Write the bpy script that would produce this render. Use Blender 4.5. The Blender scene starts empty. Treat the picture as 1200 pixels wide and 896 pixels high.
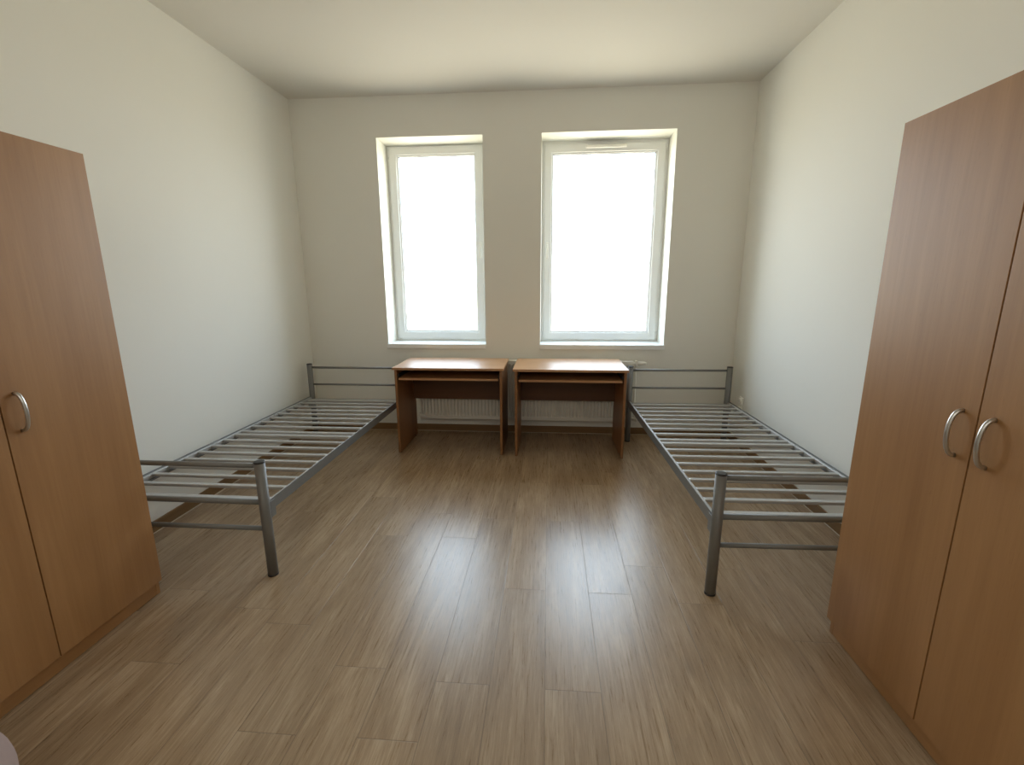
import bpy, bmesh, math
from mathutils import Vector, Matrix

C = bpy.context.scene.collection

# ------------------------------------------------------------ materials
def new_mat(name):
    m = bpy.data.materials.new(name); m.use_nodes = True
    nt = m.node_tree
    b = nt.nodes['Principled BSDF']
    return m, nt, b

def lin(c):
    return tuple(((v/255)/12.92 if v/255 <= .04045 else ((v/255+.055)/1.055)**2.4) for v in c) + (1,)

class N:
    """small node helper"""
    def __init__(s, nt): s.nt = nt
    def n(s, t, **kw):
        o = s.nt.nodes.new(t)
        for k, v in kw.items(): setattr(o, k, v)
        return o
    def l(s, a, b): s.nt.links.new(a, b)
    def math(s, op, a, b=None, c=None):
        o = s.n('ShaderNodeMath', operation=op)
        for i, v in enumerate((a, b, c)):
            if v is None: continue
            if isinstance(v, (int, float)): o.inputs[i].default_value = v
            else: s.l(v, o.inputs[i])
        return o.outputs[0]
    def mix(s, f, a, b, mode='MIX'):
        o = s.n('ShaderNodeMix', data_type='RGBA', blend_type=mode)
        for i, v in ((0, f), (6, a), (7, b)):
            if isinstance(v, (int, float, tuple)): o.inputs[i].default_value = v
            else: s.l(v, o.inputs[i])
        return o.outputs[2]
    def noise(s, vec, scale, detail=4, rough=.6, dist=0):
        o = s.n('ShaderNodeTexNoise')
        o.inputs['Scale'].default_value = scale; o.inputs['Detail'].default_value = detail
        o.inputs['Roughness'].default_value = rough; o.inputs['Distortion'].default_value = dist
        s.l(vec, o.inputs['Vector']); return o.outputs['Fac']
    def ramp(s, fac, stops):
        o = s.n('ShaderNodeValToRGB'); e = o.color_ramp.elements
        while len(e) < len(stops): e.new(.5)
        for i, (p, c) in enumerate(stops): e[i].position = p; e[i].color = c
        s.l(fac, o.inputs[0]); return o.outputs[0]
    def xyz(s, x, y, z):
        o = s.n('ShaderNodeCombineXYZ')
        for i, v in enumerate((x, y, z)):
            if isinstance(v, (int, float)): o.inputs[i].default_value = v
            else: s.l(v, o.inputs[i])
        return o.outputs[0]
    def map(s, vec, scale=(1,1,1), loc=(0,0,0)):
        o = s.n('ShaderNodeMapping'); o.inputs['Scale'].default_value = scale; o.inputs['Location'].default_value = loc
        s.l(vec, o.inputs[0]); return o.outputs[0]
    def bump(s, h, strength, dist):
        o = s.n('ShaderNodeBump'); o.inputs['Strength'].default_value = strength; o.inputs['Distance'].default_value = dist
        s.l(h, o.inputs['Height']); return o.outputs[0]

def mat_paint(name, col, rough=.75, bump=.12):
    m, nt, b = new_mat(name); n = N(nt)
    g = n.n('ShaderNodeNewGeometry').outputs['Position']
    f = n.noise(g, 1.1, 3, .5)
    dark = tuple(v*.965 for v in col[:3]) + (1,)
    n.l(n.mix(f, dark, col), b.inputs['Base Color'])
    b.inputs['Roughness'].default_value = rough
    b.inputs['Specular IOR Level'].default_value = .25
    h = n.noise(g, 160, 3, .6)
    n.l(n.bump(h, bump, .002), b.inputs['Normal'])
    return m

def mat_flat(name, col, rough=.5, metal=0, spec=.5, noise=0.04, coat=0):
    m, nt, b = new_mat(name); n = N(nt)
    o = n.n('ShaderNodeTexCoord').outputs['Object']
    f = n.noise(o, 25, 3, .6)
    dark = tuple(v*(1-noise) for v in col[:3]) + (1,)
    n.l(n.mix(f, dark, col), b.inputs['Base Color'])
    b.inputs['Roughness'].default_value = rough; b.inputs['Metallic'].default_value = metal
    b.inputs['Specular IOR Level'].default_value = spec
    b.inputs['Coat Weight'].default_value = coat
    return m

def mat_beech(name, grain='Z', c0=(150,98,62), c1=(190,135,94), rough=.33, spec=.5, seed=0.):
    """beech laminate: long soft streaks plus short pores along one axis"""
    m, nt, b = new_mat(name); n = N(nt)
    pos = n.n('ShaderNodeNewGeometry').outputs['Position']
    k = {'X': (.045, 1, 1), 'Y': (1, .045, 1), 'Z': (1, 1, .045)}[grain]
    v1 = n.map(pos, k, (seed, seed*.7, seed*.3))
    a = n.noise(v1, 16, 5, .62, .35)
    bfac = n.noise(v1, 70, 4, .7, .1)
    kk = tuple(x if x == 1 else .12 for x in k)
    v2 = n.map(pos, kk, (seed+3, 1, 2))
    c = n.noise(v2, 5.5, 3, .5, .8)
    f = n.math('ADD', n.math('MULTIPLY', a, .38), n.math('ADD', n.math('MULTIPLY', bfac, .2), n.math('MULTIPLY', c, .42)))
    mid = tuple((x+y)/2 for x, y in zip(c0, c1))
    col = n.ramp(f, [(.33, lin(c0)), (.5, lin(mid)), (.68, lin(c1))])
    v3 = n.map(pos, tuple(x if x == 1 else .09 for x in k), (seed, 9, 4))
    p = n.noise(v3, 330, 2, .5)
    pf = n.ramp(p, [(.66, (0,0,0,1)), (.74, (1,1,1,1))])
    n.l(n.mix(n.math('MULTIPLY', pf, .16), col, lin((96,58,34))), b.inputs['Base Color'])
    b.inputs['Roughness'].default_value = rough
    b.inputs['Specular IOR Level'].default_value = spec
    n.l(n.bump(bfac, .03, .001), b.inputs['Normal'])
    return m

def mat_floor():
    m, nt, b = new_mat('vinyl_plank_floor'); n = N(nt)
    g = n.n('ShaderNodeNewGeometry').outputs['Position']
    s = n.n('ShaderNodeSeparateXYZ'); n.l(g, s.inputs[0])
    W, L = .2, 1.2
    u = n.math('DIVIDE', n.math('ADD', s.outputs[0], .045), W)
    k = n.math('FLOOR', u); fu = n.math('FRACT', u)
    sh = n.math('FRACT', n.math('ADD', n.math('MULTIPLY', n.math('SINE', n.math('MULTIPLY', n.math('ADD', k, .5), 6.549490576)), 9.578172416), .115108236))
    sh = n.math('FRACT', n.math('ADD', sh, 1.0))
    v = n.math('ADD', n.math('DIVIDE', s.outputs[1], L), sh)
    r = n.math('FLOOR', v); fv = n.math('FRACT', v)
    wn = n.n('ShaderNodeTexWhiteNoise', noise_dimensions='2D'); n.l(n.xyz(k, r, 0), wn.inputs['Vector'])
    rnd = wn.outputs['Value']
    off = n.math('MULTIPLY', rnd, 37.)
    px = n.math('ADD', s.outputs[0], off)
    v1 = n.xyz(px, n.math('MULTIPLY', s.outputs[1], .09), off)
    a = n.noise(v1, 13, 6, .66, 1.1)
    fine = n.noise(n.xyz(px, n.math('MULTIPLY', s.outputs[1], .042), off), 130, 6, .78, .4)
    blot = n.noise(n.xyz(px, n.math('MULTIPLY', s.outputs[1], .3), off), 6, 3, .5, .4)
    f = n.math('ADD', n.math('MULTIPLY', a, .36), n.math('ADD', n.math('MULTIPLY', fine, .48), n.math('MULTIPLY', blot, .16)))
    col = n.ramp(f, [(.38, lin(FL[0])), (.5, lin(FL[1])), (.62, lin(FL[2]))])
    # plank to plank tone
    tone = n.math('ADD', n.math('MULTIPLY', rnd, .12), .94)
    hsv = n.n('ShaderNodeHueSaturation'); n.l(col, hsv.inputs['Color']); n.l(tone, hsv.inputs['Value'])
    # knots and small dark flecks
    vo = n.n('ShaderNodeTexVoronoi', feature='F1'); vo.inputs['Scale'].default_value = 2.6
    n.l(n.xyz(px, n.math('MULTIPLY', s.outputs[1], .42), off), vo.inputs['Vector'])
    kn = n.ramp(vo.outputs['Distance'], [(.0, (1,1,1,1)), (.075, (0,0,0,1))])
    col2 = n.mix(n.math('MULTIPLY', kn, .45), hsv.outputs[0], lin((84,66,48)))
    # joints
    du = n.math('MULTIPLY', n.math('MINIMUM', fu, n.math('SUBTRACT', 1, fu)), W)
    dv = n.math('MULTIPLY', n.math('MINIMUM', fv, n.math('SUBTRACT', 1, fv)), L)
    dj = n.math('MINIMUM', du, dv)
    mr = n.n('ShaderNodeMapRange'); mr.inputs[1].default_value = .0009; mr.inputs[2].default_value = .0021
    mr.inputs[3].default_value = 1; mr.inputs[4].default_value = 0; n.l(dj, mr.inputs[0])
    joint = mr.outputs[0]
    n.l(n.mix(n.math('MULTIPLY', joint, .45), col2, lin((80,62,46))), b.inputs['Base Color'])
    rr = n.math('ADD', n.math('MULTIPLY', fine, .16), FLR)
    n.l(rr, b.inputs['Roughness'])
    b.inputs['Specular IOR Level'].default_value = FLS
    h = n.math('SUBTRACT', n.math('MULTIPLY', fine, .5), n.math('MULTIPLY', joint, 1.2))
    n.l(n.bump(h, .4, .0012), b.inputs['Normal'])
    return m

def mat_glass():
    m, nt, b = new_mat('clear_glass'); n = N(nt)
    nt.nodes.remove(b)
    out = nt.nodes['Material Output']
    t = n.n('ShaderNodeBsdfTransparent'); t.inputs[0].default_value = (.97,.985,.98,1)
    g = n.n('ShaderNodeBsdfGlossy'); g.inputs['Roughness'].default_value = .02
    lw = n.n('ShaderNodeLayerWeight'); lw.inputs[0].default_value = .5
    fac = n.math('ADD', n.math('MULTIPLY', n.math('POWER', lw.outputs['Facing'], 5), .9), .04)
    mx = n.n('ShaderNodeMixShader'); n.l(fac, mx.inputs[0]); n.l(t.outputs[0], mx.inputs[1]); n.l(g.outputs[0], mx.inputs[2])
    n.l(mx.outputs[0], out.inputs[0])
    return m

FL = ((130,106,80), (156,131,102), (184,161,132)); FLR = .21; FLS = .75
M = {}
M['wall'] = mat_paint('cream_wall_paint', (.82,.815,.765,1))
M['ceil'] = mat_paint('ceiling_paint', (.735,.72,.675,1))
M['reveal'] = mat_paint('white_reveal_paint', (.86,.86,.80,1), .6, .05)
M['upvc'] = mat_flat('white_window_plastic', (.80,.81,.80,1), .32, 0, .5, .02)
M['sill'] = mat_flat('white_sill_board', (.84,.86,.86,1), .3, 0, .5, .02)
M['gasket'] = mat_flat('grey_gasket', (.12,.12,.13,1), .6)
M['floor'] = mat_floor()
M['base'] = mat_beech('brown_skirting', 'X', (112,84,52), (142,112,76), .45, .4, 5.)
M['baseY'] = mat_beech('brown_skirting_side', 'Y', (112,84,52), (142,112,76), .45, .4, 6.)
M['caulk'] = mat_flat('pale_joint_sealant', (.62,.56,.46,1), .5)
BE0, BE1 = (147,104,62), (176,132,86)
M['beech'] = mat_beech('beech_laminate_upright', 'Z', BE0, BE1, .42, .55, 0.)
M['beech2'] = mat_beech('beech_laminate_door', 'Z', BE0, BE1, .42, .55, 4.3)
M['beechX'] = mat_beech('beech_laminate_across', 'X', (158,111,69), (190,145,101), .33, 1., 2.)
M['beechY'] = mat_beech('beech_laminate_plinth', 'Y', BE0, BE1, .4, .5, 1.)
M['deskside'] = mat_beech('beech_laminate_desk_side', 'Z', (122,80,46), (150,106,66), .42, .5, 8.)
M['shadedPanelX'] = mat_beech('beech_laminate_shaded_panel', 'X', (80,48,27), (104,68,41), .4, .4, 7.)  # beech darkened to paint in the shade under the desktop
M['edge'] = mat_flat('beech_edge_band', lin((186,132,92)), .4, 0, .5, .08)
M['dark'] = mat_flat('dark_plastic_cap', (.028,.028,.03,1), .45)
M['steel'] = mat_flat('silver_painted_steel', (.215,.215,.21,1), .48, .3, .5, .05)
M['slat'] = mat_flat('silver_slat_steel', (.49,.49,.485,1), .42, .3, .5, .05)
M['nickel'] = mat_flat('satin_nickel', (.62,.61,.59,1), .28, .95)
M['rad'] = mat_flat('white_radiator_enamel', (.78,.77,.72,1), .35)
M['white'] = mat_flat('white_plastic', (.82,.81,.76,1), .4)
M['pink'] = mat_flat('pale_pink_stand_in', (.44,.33,.30,1), .9, 0, .2, .12)
M['render'] = mat_paint('outer_render', (.75,.74,.70,1), .9, .2)
M['glass'] = mat_glass()

# ------------------------------------------------------------ mesh helpers
def bm_new(): return bmesh.new()

def box(bm, x0, x1, y0, y1, z0, z1, bev=0, seg=2):
    r = bmesh.ops.create_cube(bm, size=1)
    for v in r['verts']:
        v.co.x = x0 + (v.co.x+.5)*(x1-x0); v.co.y = y0 + (v.co.y+.5)*(y1-y0); v.co.z = z0 + (v.co.z+.5)*(z1-z0)
    if bev:
        es = list({e for v in r['verts'] for e in v.link_edges})
        bmesh.ops.bevel(bm, geom=es, offset=bev, segments=seg, profile=.5, affect='EDGES')
    return bm

def tube(bm, pts, r, seg=16, cap=True):
    """round tube along a list of points"""
    pts = [Vector(p) for p in pts]; rings = []
    rs = r if isinstance(r, (list, tuple)) else [r]*len(pts)
    up = None
    for i, p in enumerate(pts):
        if i == 0: t = pts[1]-pts[0]
        elif i == len(pts)-1: t = pts[-1]-pts[-2]
        else: t = (pts[i+1]-pts[i]).normalized() + (pts[i]-pts[i-1]).normalized()
        t.normalize()
        if up is None:
            up = Vector((0,0,1)) if abs(t.z) < .9 else Vector((1,0,0))
        a = t.cross(up).normalized(); up = a.cross(t).normalized()
        rings.append([bm.verts.new(p + rs[i]*(math.cos(2*math.pi*k/seg)*a + math.sin(2*math.pi*k/seg)*up)) for k in range(seg)])
    for i in range(len(rings)-1):
        for k in range(seg):
            f = bm.faces.new((rings[i][k], rings[i][(k+1)%seg], rings[i+1][(k+1)%seg], rings[i+1][k])); f.smooth = True
    if cap:
        bm.faces.new(rings[0][::-1]); bm.faces.new(rings[-1])
    return bm

def obj(name, bm, mat, parent=None, smooth=False):
    bmesh.ops.recalc_face_normals(bm, faces=bm.faces)
    me = bpy.data.meshes.new(name); bm.to_mesh(me); bm.free()
    if smooth:
        for p in me.polygons: p.use_smooth = True
    me.materials.append(mat)
    o = bpy.data.objects.new(name, me); C.objects.link(o)
    if parent: o.parent = parent
    return o

def thing(name, label, cat, loc=(0,0,0), group=None):
    o = bpy.data.objects.new(name, None); C.objects.link(o); o.location = loc
    o.empty_display_size = .1
    if label: o['label'] = label; o['category'] = cat
    if group: o['group'] = group
    return o

def struct(name, bm, mat, label, cat):
    o = obj(name, bm, mat); o['kind'] = 'structure'; o['label'] = label; o['category'] = cat
    return o

def copy_tree(o, parent=None, off=None):
    c = o.copy(); C.objects.link(c); c.parent = parent
    for ch in [x for x in bpy.data.objects if x.parent == o]:
        copy_tree(ch, c)
    return c

# ------------------------------------------------------------ room shell
XL, XR, D, H, YF = -2.355, 1.640, 4.311, 3.015, -1.7
TW = .43       # thickness of the window wall
WL = (-1.584, -.636, .860, 2.685)
WR = (-.126, 1.009, .860, 2.685)
REC = .265     # depth from the inner wall face to the window frame

bm = bm_new(); box(bm, XL-.15, XR+.15, YF-.15, D+TW, -.12, 0)
struct('floor', bm, M['floor'], 'pale brown oak-look plank floor running toward the windows', 'floor')
bm = bm_new(); box(bm, XL-.15, XR+.15, YF-.15, D+TW, H, H+.15)
struct('ceiling', bm, M['ceil'], 'plain off-white ceiling over the whole room', 'ceiling')
bm = bm_new(); box(bm, XL-.15, XL, YF-.15, D, 0, H)
struct('wall_left', bm, M['wall'], 'plain cream wall on the left, behind the left bed', 'wall')
bm = bm_new(); box(bm, XR, XR+.15, YF-.15, D, 0, H)
struct('wall_right', bm, M['wall'], 'plain cream wall on the right, behind the right bed', 'wall')
bm = bm_new(); box(bm, XL, XR, YF-.15, YF, 0, H)
struct('wall_front', bm, M['wall'], 'plain cream wall behind the viewer', 'wall')

# window wall: a slab with two openings, one mesh built from a grid
def grid_wall(xs, zs, holes):
    bm = bm_new()
    vs = {}
    def V(i, j, k):
        key = (i, j, k)
        if key not in vs: vs[key] = bm.verts.new((xs[i], D if k == 0 else D+TW, zs[j]))
        return vs[key]
    nx, nz = len(xs)-1, len(zs)-1
    solid = lambda i, j: 0 <= i < nx and 0 <= j < nz and (i, j) not in holes
    for i in range(nx):
        for j in range(nz):
            if not solid(i, j): continue
            for k in (0, 1): bm.faces.new((V(i,j,k), V(i+1,j,k), V(i+1,j+1,k), V(i,j+1,k)))
            if not solid(i-1, j): bm.faces.new((V(i,j,0), V(i,j+1,0), V(i,j+1,1), V(i,j,1)))
            if not solid(i+1, j): bm.faces.new((V(i+1,j,0), V(i+1,j+1,0), V(i+1,j+1,1), V(i+1,j,1)))
            if not solid(i, j-1): bm.faces.new((V(i,j,0), V(i+1,j,0), V(i+1,j,1), V(i,j,1)))
            if not solid(i, j+1): bm.faces.new((V(i,j+1,0), V(i+1,j+1,0), V(i+1,j+1,1), V(i,j+1,1)))
    return bm
zb = .860
xs = [XL-.15, WL[0], WL[1], WR[0], WR[1], XR+.15]; zs = [0, zb, WL[3], H]
bm = grid_wall(xs, zs, {(1,1), (3,1)})
struct('wall_back', bm, M['wall'], 'cream end wall holding the two tall windows', 'wall')

# skirting boards (with a thin pale sealant line at the foot)
def skirting(name, x0, x1, y0, y1, side, mat, label):
    bm = bm_new(); box(bm, x0, x1, y0, y1, 0, .068, .003)
    o = struct(name, bm, M[mat], label, 'skirting board')
    bm = bm_new()
    if side == 'L': box(bm, x1-.001, x1+.004, y0, y1, 0, .004)
    elif side == 'R': box(bm, x0-.004, x0+.001, y0, y1, 0, .004)
    else: box(bm, x0, x1, y0-.004, y0+.001, 0, .003)
    obj('sealant_line', bm, M['caulk'], o)
skirting('baseboard_back', XL+.012, XR-.012, D-.012, D, 'B', 'base', 'low brown skirting along the window wall')
skirting('baseboard_left', XL, XL+.012, YF, D, 'L', 'baseY', 'low brown skirting along the left wall')
skirting('baseboard_right', XR-.012, XR, YF, D, 'R', 'baseY', 'low brown skirting along the right wall')

# ------------------------------------------------------------ windows
def ring(bm, x0, x1, z0, z1, w, y0, y1, bev=.003, wb=None, wt=None, wl=None, wr=None):
    """mitre-less rectangular frame as one welded ring with rounded edges"""
    wb = wb or w; wt = wt or w; wl = wl or w; wr = wr or w
    o = [(x0,z0),(x1,z0),(x1,z1),(x0,z1)]
    i = [(x0+wl,z0+wb),(x1-wr,z0+wb),(x1-wr,z1-wt),(x0+wl,z1-wt)]
    vo = [[bm.verts.new((p[0], y, p[1])) for p in o] for y in (y0, y1)]
    vi = [[bm.verts.new((p[0], y, p[1])) for p in i] for y in (y0, y1)]
    fs = []
    for k in range(4):
        q = (k+1) % 4
        fs.append(bm.faces.new((vo[0][k], vo[0][q], vi[0][q], vi[0][k])))
        fs.append(bm.faces.new((vo[1][k], vi[1][k], vi[1][q], vo[1][q])))
        fs.append(bm.faces.new((vo[0][k], vo[1][k], vo[1][q], vo[0][q])))
        fs.append(bm.faces.new((vi[0][k], vi[0][q], vi[1][q], vi[1][k])))
    if bev:
        es = [bm.edges.get((vo[0][k], vo[0][(k+1)%4])) for k in range(4)] + [bm.edges.get((vi[0][k], vi[0][(k+1)%4])) for k in range(4)]
        bmesh.ops.bevel(bm, geom=es, offset=bev, segments=2, profile=.5, affect='EDGES')
    return bm

def window(name, label, W, sash, hside, vent=None):
    x0, x1, z0, z1 = W
    root = thing(name, label, 'window', ((x0+x1)/2, D, z0)); root['kind'] = 'structure'
    mi = root.matrix_basis.copy()
    def part(n, bm, mat, parent=root, smooth=False):
        bmesh.ops.translate(bm, verts=bm.verts, vec=-root.location)
        return obj(n, bm, mat, parent, smooth)
    fy = D + REC
    sx0, sx1, sz0, sz1 = sash     # outer rectangle of the opening sash
    bm = bm_new()
    ring(bm, x0, x1, z0, z1, .03, fy, fy+.075, .003, wb=sz0+.012-z0, wt=z1-sz1+.012, wl=sx0+.012-x0, wr=x1-sx1+.012)
    part('window_frame', bm, M['upvc'])
    # sash, slightly proud of the frame, with a stepped glazing bead
    bm = bm_new(); ring(bm, sx0, sx1, sz0, sz1, .068, fy-.016, fy+.06, .006)
    s = part('sash', bm, M['upvc'])
    bm = bm_new(); ring(bm, sx0+.066, sx1-.066, sz0+.066, sz1-.066, .014, fy+.002, fy+.03, .004)
    part('glazing_bead', bm, M['upvc'], s)
    bm = bm_new(); ring(bm, sx0+.079, sx1-.079, sz0+.079, sz1-.079, .004, fy+.016, fy+.034, 0)
    part('gasket', bm, M['gasket'], s)
    bm = bm_new(); box(bm, sx0+.078, sx1-.078, fy+.024, fy+.030, sz0+.078, sz1-.078)
    part('window_pane', bm, M['glass'], s)
    # handle
    hx = sx1-.034 if hside == 'R' else sx0+.034
    hz = (sz0+sz1)/2 + .0
    bm = bm_new(); box(bm, hx-.015, hx+.015, fy-.028, fy-.015, hz-.035, hz+.035, .006, 3)
    hd = part('window_handle', bm, M['white'], s)
    bm = bm_new()
    tube(bm, [(hx, fy-.026, hz+.0), (hx, fy-.045, hz+.0)], .008, 12)
    box(bm, hx-.010, hx+.010, fy-.060, fy-.044, hz-.118, hz+.014, .006, 3)
    part('handle_lever', bm, M['white'], hd)
    # hinges on the other side
    kx = sx0-.006 if hside == 'R' else sx1+.006
    for zc in (sz0+.045, sz1-.06):
        bm = bm_new(); tube(bm, [(kx, fy-.009, zc-.04), (kx, fy-.009, zc+.04)], .007, 12)
        box(bm, kx-.012, kx+.012, fy-.006, fy+.002, zc-.032, zc+.032, .002)
        part('hinge', bm, M['upvc'])
    if vent:
        a, c, zc = vent
        bm = bm_new(); box(bm, a, c, fy-.05, fy-.015, zc-.014, zc+.012, .008, 3)
        v = part('trickle_vent', bm, M['white'], s)
        bm = bm_new(); box(bm, a+.02, c-.02, fy-.040, fy-.018, zc+.009, zc+.0135)
        part('vent_slot', bm, M['gasket'], v)
    # inner sill board
    bm = bm_new(); box(bm, x0-.004, x1+.004, D-.03, D, z0-.038, z0+.004, .004)
    box(bm, x0+.0005, x1-.0005, D-.004, fy+.002, z0-.0, z0+.004)
    part('window_sill', bm, M['sill'])
    # outer sill
    bm = bm_new(); box(bm, x0+.0005, x1-.0005, fy+.076, D+TW+.04, z0+.0, z0+.012)
    part('outer_sill', bm, M['sill'])
    # painted reveal lining
    t = .0012
    bm = bm_new()
    box(bm, x0, x0+t, D-.0005, fy, z0+.004, z1); box(bm, x1-t, x1, D-.0005, fy, z0+.004, z1); box(bm, x0+t, x1-t, D-.0005, fy, z1-t, z1)
    part('reveal_lining', bm, M['reveal'])
    return root

window('window_1', 'narrower tall white window on the left, above the left desk', WL,
       (-1.560, -.678, .884, 2.672), 'R')
window('window_2', 'wider tall white window on the right with a small vent at its top', WR,
       (-.102, .981, .880, 2.656), 'L', vent=(.270, .634, 2.626))

# ------------------------------------------------------------ wardrobes
def wardrobe(label, xf, ybeg, yend, depth, face, H_=1.925, handles=(True, True), group=None):
    """front at x = xf, opening toward +face; runs from ybeg to yend along the side wall"""
    w = yend - ybeg
    root = thing('wardrobe', label, 'wardrobe', (xf, (ybeg+yend)/2, 0), group)
    f = face
    def B(bm, d0, d1, y0, y1, z0, z1, bev=.0008):     # d = distance back from the front face
        a, c = sorted((-f*d0, -f*d1)); return box(bm, a, c, y0, y1, z0, z1, bev, 1)
    hw = w/2; t = .018
    for y0 in (-hw, hw-t):
        bm = bm_new(); B(bm, t+.002, depth, y0, y0+t, 0, H_); obj('side_panel', bm, M['beech'], root)
    bm = bm_new(); B(bm, t+.002, depth, -hw+t, hw-t, H_-t, H_); obj('top_panel', bm, M['beechY'], root)
    bm = bm_new(); B(bm, t+.004, depth-.004, -hw+t, hw-t, .062, .08); obj('bottom_panel', bm, M['beechY'], root)
    bm = bm_new(); B(bm, depth-.004, depth, -hw+t, hw-t, .08, H_-t); obj('back_panel', bm, M['beech'], root)
    bm = bm_new(); B(bm, t+.003, t+.019, -hw+t, hw-t, .002, .0615); obj('plinth', bm, M['beechY'], root)
    bm = bm_new(); B(bm, .04, depth-.006, -.008, .008, .08, H_-t); obj('shade_partition', bm, M['dark'], root)  # dark colour stands in for the shadow seen through the door gap
    for s, mt in ((-1, 'beech2'), (1, 'beech')):
        y0, y1 = (-hw+.001, -.002) if s < 0 else (.002, hw-.001)
        bm = bm_new(); B(bm, 0, t, y0, y1, .070, H_-.001); d = obj('door', bm, M[mt], root)
        # bow handle
        yh = s*.048; zc = 1.003; pts = []
        for i in range(17):
            a = i/16; ang = math.pi*a
            z = zc + .066*math.cos(ang); out = .032*math.sin(ang)**.75
            pts.append((f*(out-.001), yh, z))
        bm = bm_new(); tube(bm, pts, [.0062 if 0 < i < 16 else .0066 for i in range(17)], 14)
        h = obj('handle', bm, M['nickel'], d)
    return root

GWR = None
wardrobe('two-door beech wardrobe at the left wall, cut by the left frame edge', -1.848, .870, 1.790, .505, 1, 1.922)
wardrobe('two-door beech wardrobe at the right wall with both bow handles showing', 1.114, .828, 1.757, .524, -1, 1.932)

# ------------------------------------------------------------ desks
def desk(label, x0, x1, y0, y1, group):
    w, dp = x1-x0, y1-y0
    root = thing('desk', label, 'desk', ((x0+x1)/2, (y0+y1)/2, 0), group)
    hw, hd = w/2, dp/2
    bm = bm_new(); box(bm, -hw, hw, -hd, hd, .730, .750, .0015); top = obj('desktop', bm, M['beechX'], root)
    for s in (-1, 1):
        a, c = sorted((s*(hw-.014), s*(hw-.034)))
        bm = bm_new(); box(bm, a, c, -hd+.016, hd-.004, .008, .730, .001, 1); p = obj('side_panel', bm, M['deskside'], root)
        for yy in (-hd+.05, hd-.05):
            bm = bm_new(); tube(bm, [((a+c)/2, yy, 0), ((a+c)/2, yy, .009)], .009, 14); obj('foot_glide', bm, M['dark'], p)
        # runner for the pull-out shelf
        a2, c2 = sorted((s*(hw-.0342), s*(hw-.045)))
        bm = bm_new(); box(bm, a2, c2, -hd+.04, hd-.12, .664, .690, .001, 1); obj('shelf_runner', bm, M['dark'], p)
    bm = bm_new(); box(bm, -hw+.046, hw-.046, -hd+.022, hd-.10, .642, .660, .001, 1); obj('keyboard_shelf', bm, M['beechX'], root)
    bm = bm_new(); box(bm, -hw+.0345, hw-.0345, hd-.075, hd-.057, .375, .729, .001, 1); obj('modesty_panel', bm, M['shadedPanelX'], root)
    return root
desk('small beech desk under the left window beside the left bed', -1.333, -.408, 3.645, 4.180, None)
desk('small beech desk under the right window, next to the right bed', -.330, .590, 3.622, 4.175, None)

# ------------------------------------------------------------ radiator
rx0, rx1, ry0, ry1, rz0, rz1 = -1.270, .728, 4.205, 4.275, .150, .722
root = thing('radiator', 'long white fluted panel radiator on the wall behind both desks', 'radiator', ((rx0+rx1)/2, D-.03, rz0))
def rp(n, bm, mat, parent=root):
    bmesh.ops.translate(bm, verts=bm.verts, vec=-root.location); return obj(n, bm, mat, parent)
def fluted(yf, yb):
    bm = bm_new(); n = 60; p = (rx1-rx0-.03)/n; prof = []
    for i in range(n):
        a = rx0+.015+i*p
        prof += [(a, yb), (a+p*.16, yf), (a+p*.62, yf), (a+p*.78, yb)]
    prof.append((rx1-.015, yb))
    zsl = [rz0+.035, rz0+.05, rz1-.05, rz1-.035]
    rows = []
    for j, z in enumerate(zsl):
        rows.append([bm.verts.new((x, (y if j in (1, 2) else yf), z)) for x, y in prof])
    for j in range(3):
        for i in range(len(prof)-1): bm.faces.new((rows[j][i], rows[j][i+1], rows[j+1][i+1], rows[j+1][i]))
    box(bm, rx0, rx1, yf-.001, yf+.012, rz0, rz0+.036, .003)
    box(bm, rx0, rx1, yf-.001, yf+.012, rz1-.036, rz1-.006, .003)
    box(bm, rx0, rx0+.016, yf-.0005, yf+.012, rz0+.03, rz1-.03, .002); box(bm, rx1-.016, rx1, yf-.0005, yf+.012, rz0+.03, rz1-.03, .002)
    return bm
rp('front_panel', fluted(ry0, ry0+.02), M['rad'])
bm = bm_new(); box(bm, rx0+.004, rx1-.004, ry1-.012, ry1, rz0, rz1-.006, .003); rp('rear_panel', bm, M['rad'])
bm = bm_new(); box(bm, rx0, rx1, ry0, ry1, rz1-.008, rz1, .002)
rp('top_grille', bm, M['rad'])
for a, c in ((rx0, rx0+.002), (rx1-.002, rx1)):
    bm = bm_new(); box(bm, a, c, ry0+.008, ry1-.004, rz0+.02, rz1-.008); rp('end_cover', bm, M['rad'])
for x in (rx0+.15, rx0+1.0, rx1-.15):
    bm = bm_new(); box(bm, x-.015, x+.015, ry1-.002, D-.001, rz0+.06, rz1-.06, .002); rp('wall_mount', bm, M['rad'])
ym = (ry0+ry1)/2
bm = bm_new(); tube(bm, [(rx1-.004, ym, .700), (rx1+.025, ym, .700)], .012, 14)
box(bm, rx1+.018, rx1+.040, ym-.016, ym+.016, .672, .728, .005)
tube(bm, [(rx1+.029, ym, .700), (rx1+.029, ym, .665)], .011, 14)
valve = rp('valve_body', bm, M['rad'])
bm = bm_new(); tube(bm, [(rx1+.040, ym, .700), (rx1+.046, ym, .700), (rx1+.052, ym, .700), (rx1+.105, ym, .700), (rx1+.118, ym, .700), (rx1+.121, ym, .700)], [.012, .017, .020, .0175, .012, .006], 18)
rp('thermostat_head', bm, M['white'], valve)
bm = bm_new(); tube(bm, [(rx1+.029, ym, .668), (rx1+.029, ym, .20), (rx1+.029, ym+.004, .175), (rx1+.029, ym+.018, .158), (rx1+.029, ym+.04, .152), (rx1+.029, D-.001, .152)], .0075, 12)
rp('supply_pipe', bm, M['rad'])
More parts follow.
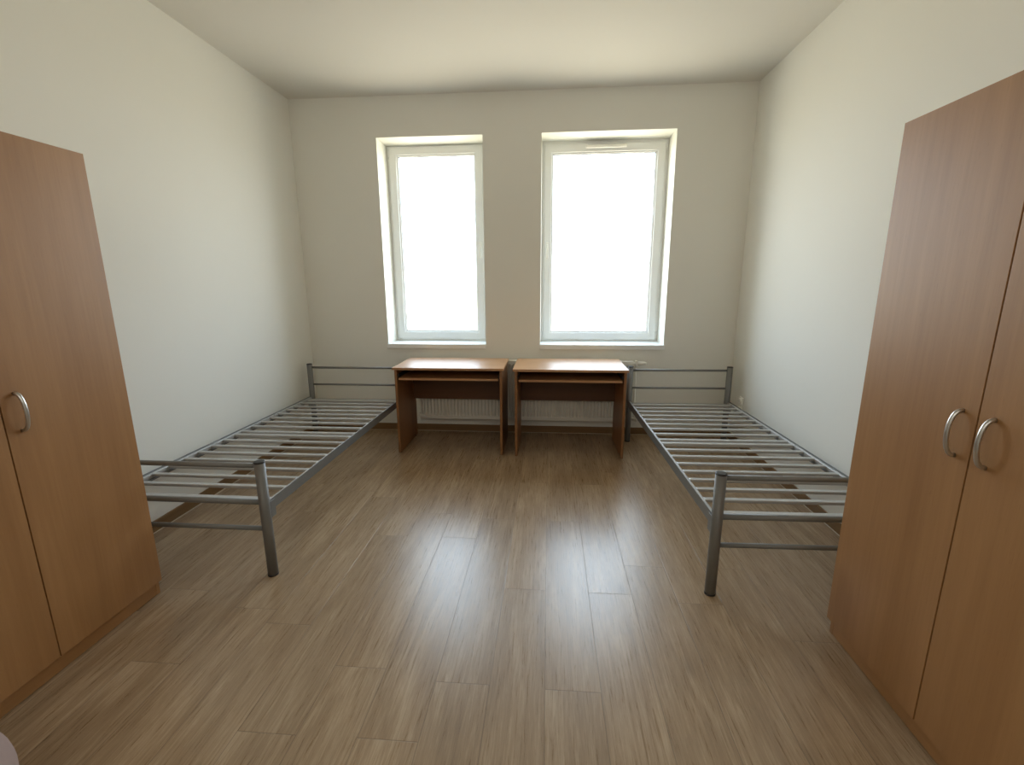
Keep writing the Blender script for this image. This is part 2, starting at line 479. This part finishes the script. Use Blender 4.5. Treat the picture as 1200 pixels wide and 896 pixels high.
bm = bm_new(); tube(bm, [(rx1-.004, ym, .178), (rx1+.050, ym, .178)], .010, 12); tube(bm, [(rx1+.050, ym-.0, .200), (rx1+.050, ym, .150)], .012, 12)
tube(bm, [(rx1+.050, ym, .165), (rx1+.066, ym+.02, .160), (rx1+.066, D-.001, .158)], .0075, 12)
rp('return_valve', bm, M['rad'])
bm = bm_new(); tube(bm, [(rx0+.002, ym, .19), (rx0-.018, ym, .19)], .011, 12); rp('air_plug', bm, M['rad'])

# ------------------------------------------------------------ beds
def bed(label, xc, w, yf, yh, group=None, rot=0):
    """w = post centre to post centre; yf / yh = foot and head post rows; wall side symmetrical"""
    root = thing('bed_frame', label, 'bed frame', (xc, yf, 0), group); root.rotation_euler.z = rot
    L = yh-yf; hw = w/2; R = .0245
    for (yy, hz) in ((0, .604), (L, .700)):
        for s in (-1, 1):
            bm = bm_new(); tube(bm, [(s*hw, yy, .006), (s*hw, yy, hz-.006)], R, 28)
            p = obj('bed_post', bm, M['steel'], root)
            bm = bm_new(); tube(bm, [(s*hw, yy, hz-.008), (s*hw, yy, hz-.003), (s*hw, yy, hz)], [R+.0008, R+.0008, R-.004], 28); obj('post_cap', bm, M['dark'], p)
            bm = bm_new(); tube(bm, [(s*hw, yy, 0), (s*hw, yy, .009)], R+.0008, 28); obj('post_foot', bm, M['dark'], p)
            # hook plate where the side rail meets the post
            yo = .0 if yy == 0 else -.0
            ya, yb = (R-.004, R+.034) if yy == 0 else (L-R-.034, L-R+.004)
            a, c = sorted((s*(hw+.012), s*(hw+.017)))
            bm = bm_new(); box(bm, a, c, ya, yb, .300, .385, .001, 1); obj('hook_plate', bm, M['steel'], p)
    # cross bars: foot three, head two above and one at rail height
    for z, r in ((.580, .0125), (.393, .014), (.252, .0115)):
        bm = bm_new(); tube(bm, [(-hw+R-.003, 0, z), (hw-R+.003, 0, z)], r, 18); obj('foot_bar', bm, M['steel'], root)
    for z, r in ((.664, .010), (.504, .009), (.352, .011)):
        bm = bm_new(); tube(bm, [(-hw+R-.003, L, z), (hw-R+.003, L, z)], r, 18); obj('head_bar', bm, M['steel'], root)
    # angle side rails: outer flange standing up, ledge inside
    y0, y1 = R+.001, L-R-.001
    for s in (-1, 1):
        bm = bm_new()
        a, c = sorted((s*(hw+.012), s*(hw+.009))); box(bm, a, c, y0, y1, .335, .392, .0008, 1)
        a, c = sorted((s*(hw+.010), s*(hw-.022))); box(bm, a, c, y0, y1, .356, .359)
        rl = obj('side_rail', bm, M['steel'], root)
        bm = bm_new(); a, c = sorted((s*(hw+.0085), s*(hw-.010))); box(bm, a, c, y0+.01, y1-.01, .3592, .384, .002, 1)
        obj('inner_rail', bm, M['slat'], rl)
    # slats: flat oval steel tubes; doubled cross pieces in the middle and at the ends
    ys = [.062, .200, .317, .434, .549, .664, .782, .898, 1.020, 1.092, 1.215, 1.333, 1.450, 1.566, 1.682, 1.800, 1.915, 2.035]
    big = {.062, 1.020, 1.092, 2.035}
    k = L/2.145
    for y in ys:
        yy = y*k
        hgt, wd = (.024, .034) if y in big else (.016, .029)
        bm = bm_new(); box(bm, -hw+.009, hw-.009, yy-wd/2, yy+wd/2, .384-hgt, .384, min(hgt, wd)*.25, 3)
        obj('slat' if y not in big else 'cross_member', bm, M['slat'], root)
    return root
bed('silver metal slatted bed frame along the left wall, without a mattress', -1.846, .866, 1.962, 4.092)
bed('silver metal slatted bed frame along the right wall, without a mattress', 1.150, .860, 1.975, 4.110, rot=math.radians(.95))

# ------------------------------------------------------------ wall socket by the right bed
root = thing('wall_socket', 'small white double socket low on the right wall beside the bed head', 'socket', (XR, 4.035, .375))
bm = bm_new(); box(bm, -.012, 0, -.04, .04, -.072, .072, .005, 3); pl = obj('socket_plate', bm, M['white'], root)
for z in (.036, -.036):
    bm = bm_new(); tube(bm, [(-.010, 0, z), (-.026, 0, z), (-.028, 0, z)], [.027, .026, .022], 24); b = obj('socket_insert', bm, M['white'], pl)
    for dy in (-.0095, .0095):
        bm = bm_new(); tube(bm, [(-.0275, dy, z), (-.0285, dy, z)], .0025, 10); obj('socket_hole', bm, M['dark'], b)

# ------------------------------------------------------------ pale pink round shape added on the floor in place of a fingertip
bm = bm_new()
r = bmesh.ops.create_uvsphere(bm, u_segments=48, v_segments=28, radius=.2)
for v in bm.verts:
    z = v.co.z; v.co.z = max(z, -.19) + .19
    a = math.atan2(v.co.y, v.co.x); k = 1 - .006*abs(math.cos(4*a))**30
    v.co.x *= k; v.co.y *= k
pf = obj('fingertip_stand_in', bm, M['pink'], None, True); pf.location = (-1.56, .72, 0)
pf['label'] = 'pale pink rounded shape standing in for a fingertip, cut off at the lower left corner'; pf['category'] = 'fingertip stand-in'

# ------------------------------------------------------------ light: overcast daylight through the windows
w = bpy.data.worlds.new('overcast_daylight'); bpy.context.scene.world = w; w.use_nodes = True
nt = w.node_tree; n = N(nt); bg = nt.nodes['Background']
g = n.n('ShaderNodeTexCoord').outputs['Generated']
s = n.n('ShaderNodeSeparateXYZ'); n.l(g, s.inputs[0])
zf = n.math('ADD', n.math('MULTIPLY', s.outputs[2], .5), .5)
col = n.ramp(zf, [(.0, (.64,.56,.41,1)), (.47, (.80,.75,.62,1)), (.53, (.84,.93,1.02,1)), (1., (.60,.80,1.04,1))])
n.l(col, bg.inputs[0]); bg.inputs[1].default_value = WS = 10.3

for W_ in (WL, WR):
    x0, x1, z0, z1 = W_
    ld = bpy.data.lights.new('window_portal', 'AREA'); ld.shape = 'RECTANGLE'
    ld.size = x1-x0; ld.size_y = z1-z0; ld.cycles.is_portal = True
    lo = bpy.data.objects.new('window_portal', ld); C.objects.link(lo)
    lo.location = ((x0+x1)/2, D+TW+.06, (z0+z1)/2); lo.rotation_euler = (-math.pi/2, 0, 0)

FILL = 17
ld = bpy.data.lights.new('rear_fill_light', 'AREA'); ld.shape = 'RECTANGLE'; ld.size = 3.2; ld.size_y = .9; ld.energy = FILL; ld.color = (1, .96, .88)  # soft fill added behind the camera to even out the window wall
lo = bpy.data.objects.new('rear_fill_light', ld); C.objects.link(lo); lo.location = (-.3, YF+.25, 2.5); lo.rotation_euler = (math.radians(92), 0, 0)

# ------------------------------------------------------------ camera
cd = bpy.data.cameras.new('camera'); cam = bpy.data.objects.new('camera', cd); C.objects.link(cam)
cd.sensor_width = 36; cd.sensor_fit = 'HORIZONTAL'; cd.lens = 539.607/1200*36
cd.clip_start = .02
cam.location = (-.046, 0, 1.423)
p, y, r_ = math.radians(12.127), math.radians(4.588), math.radians(-.31)
cam.matrix_world = Matrix.Translation(cam.location) @ (Matrix.Rotation(y, 4, 'Z') @ Matrix.Rotation(math.pi/2-p, 4, 'X') @ Matrix.Rotation(r_, 4, 'Z'))
sc = bpy.context.scene; sc.camera = cam
sc.view_settings.view_transform = 'Standard'
sc.view_settings.look = 'None'
sc.view_settings.exposure = 0.0
sc.cycles.max_bounces = 14; sc.cycles.diffuse_bounces = 10; sc.cycles.glossy_bounces = 5
sc.cycles.transparent_max_bounces = 16
sc.cycles.sample_clamp_indirect = 8
sc.cycles.caustics_reflective = False
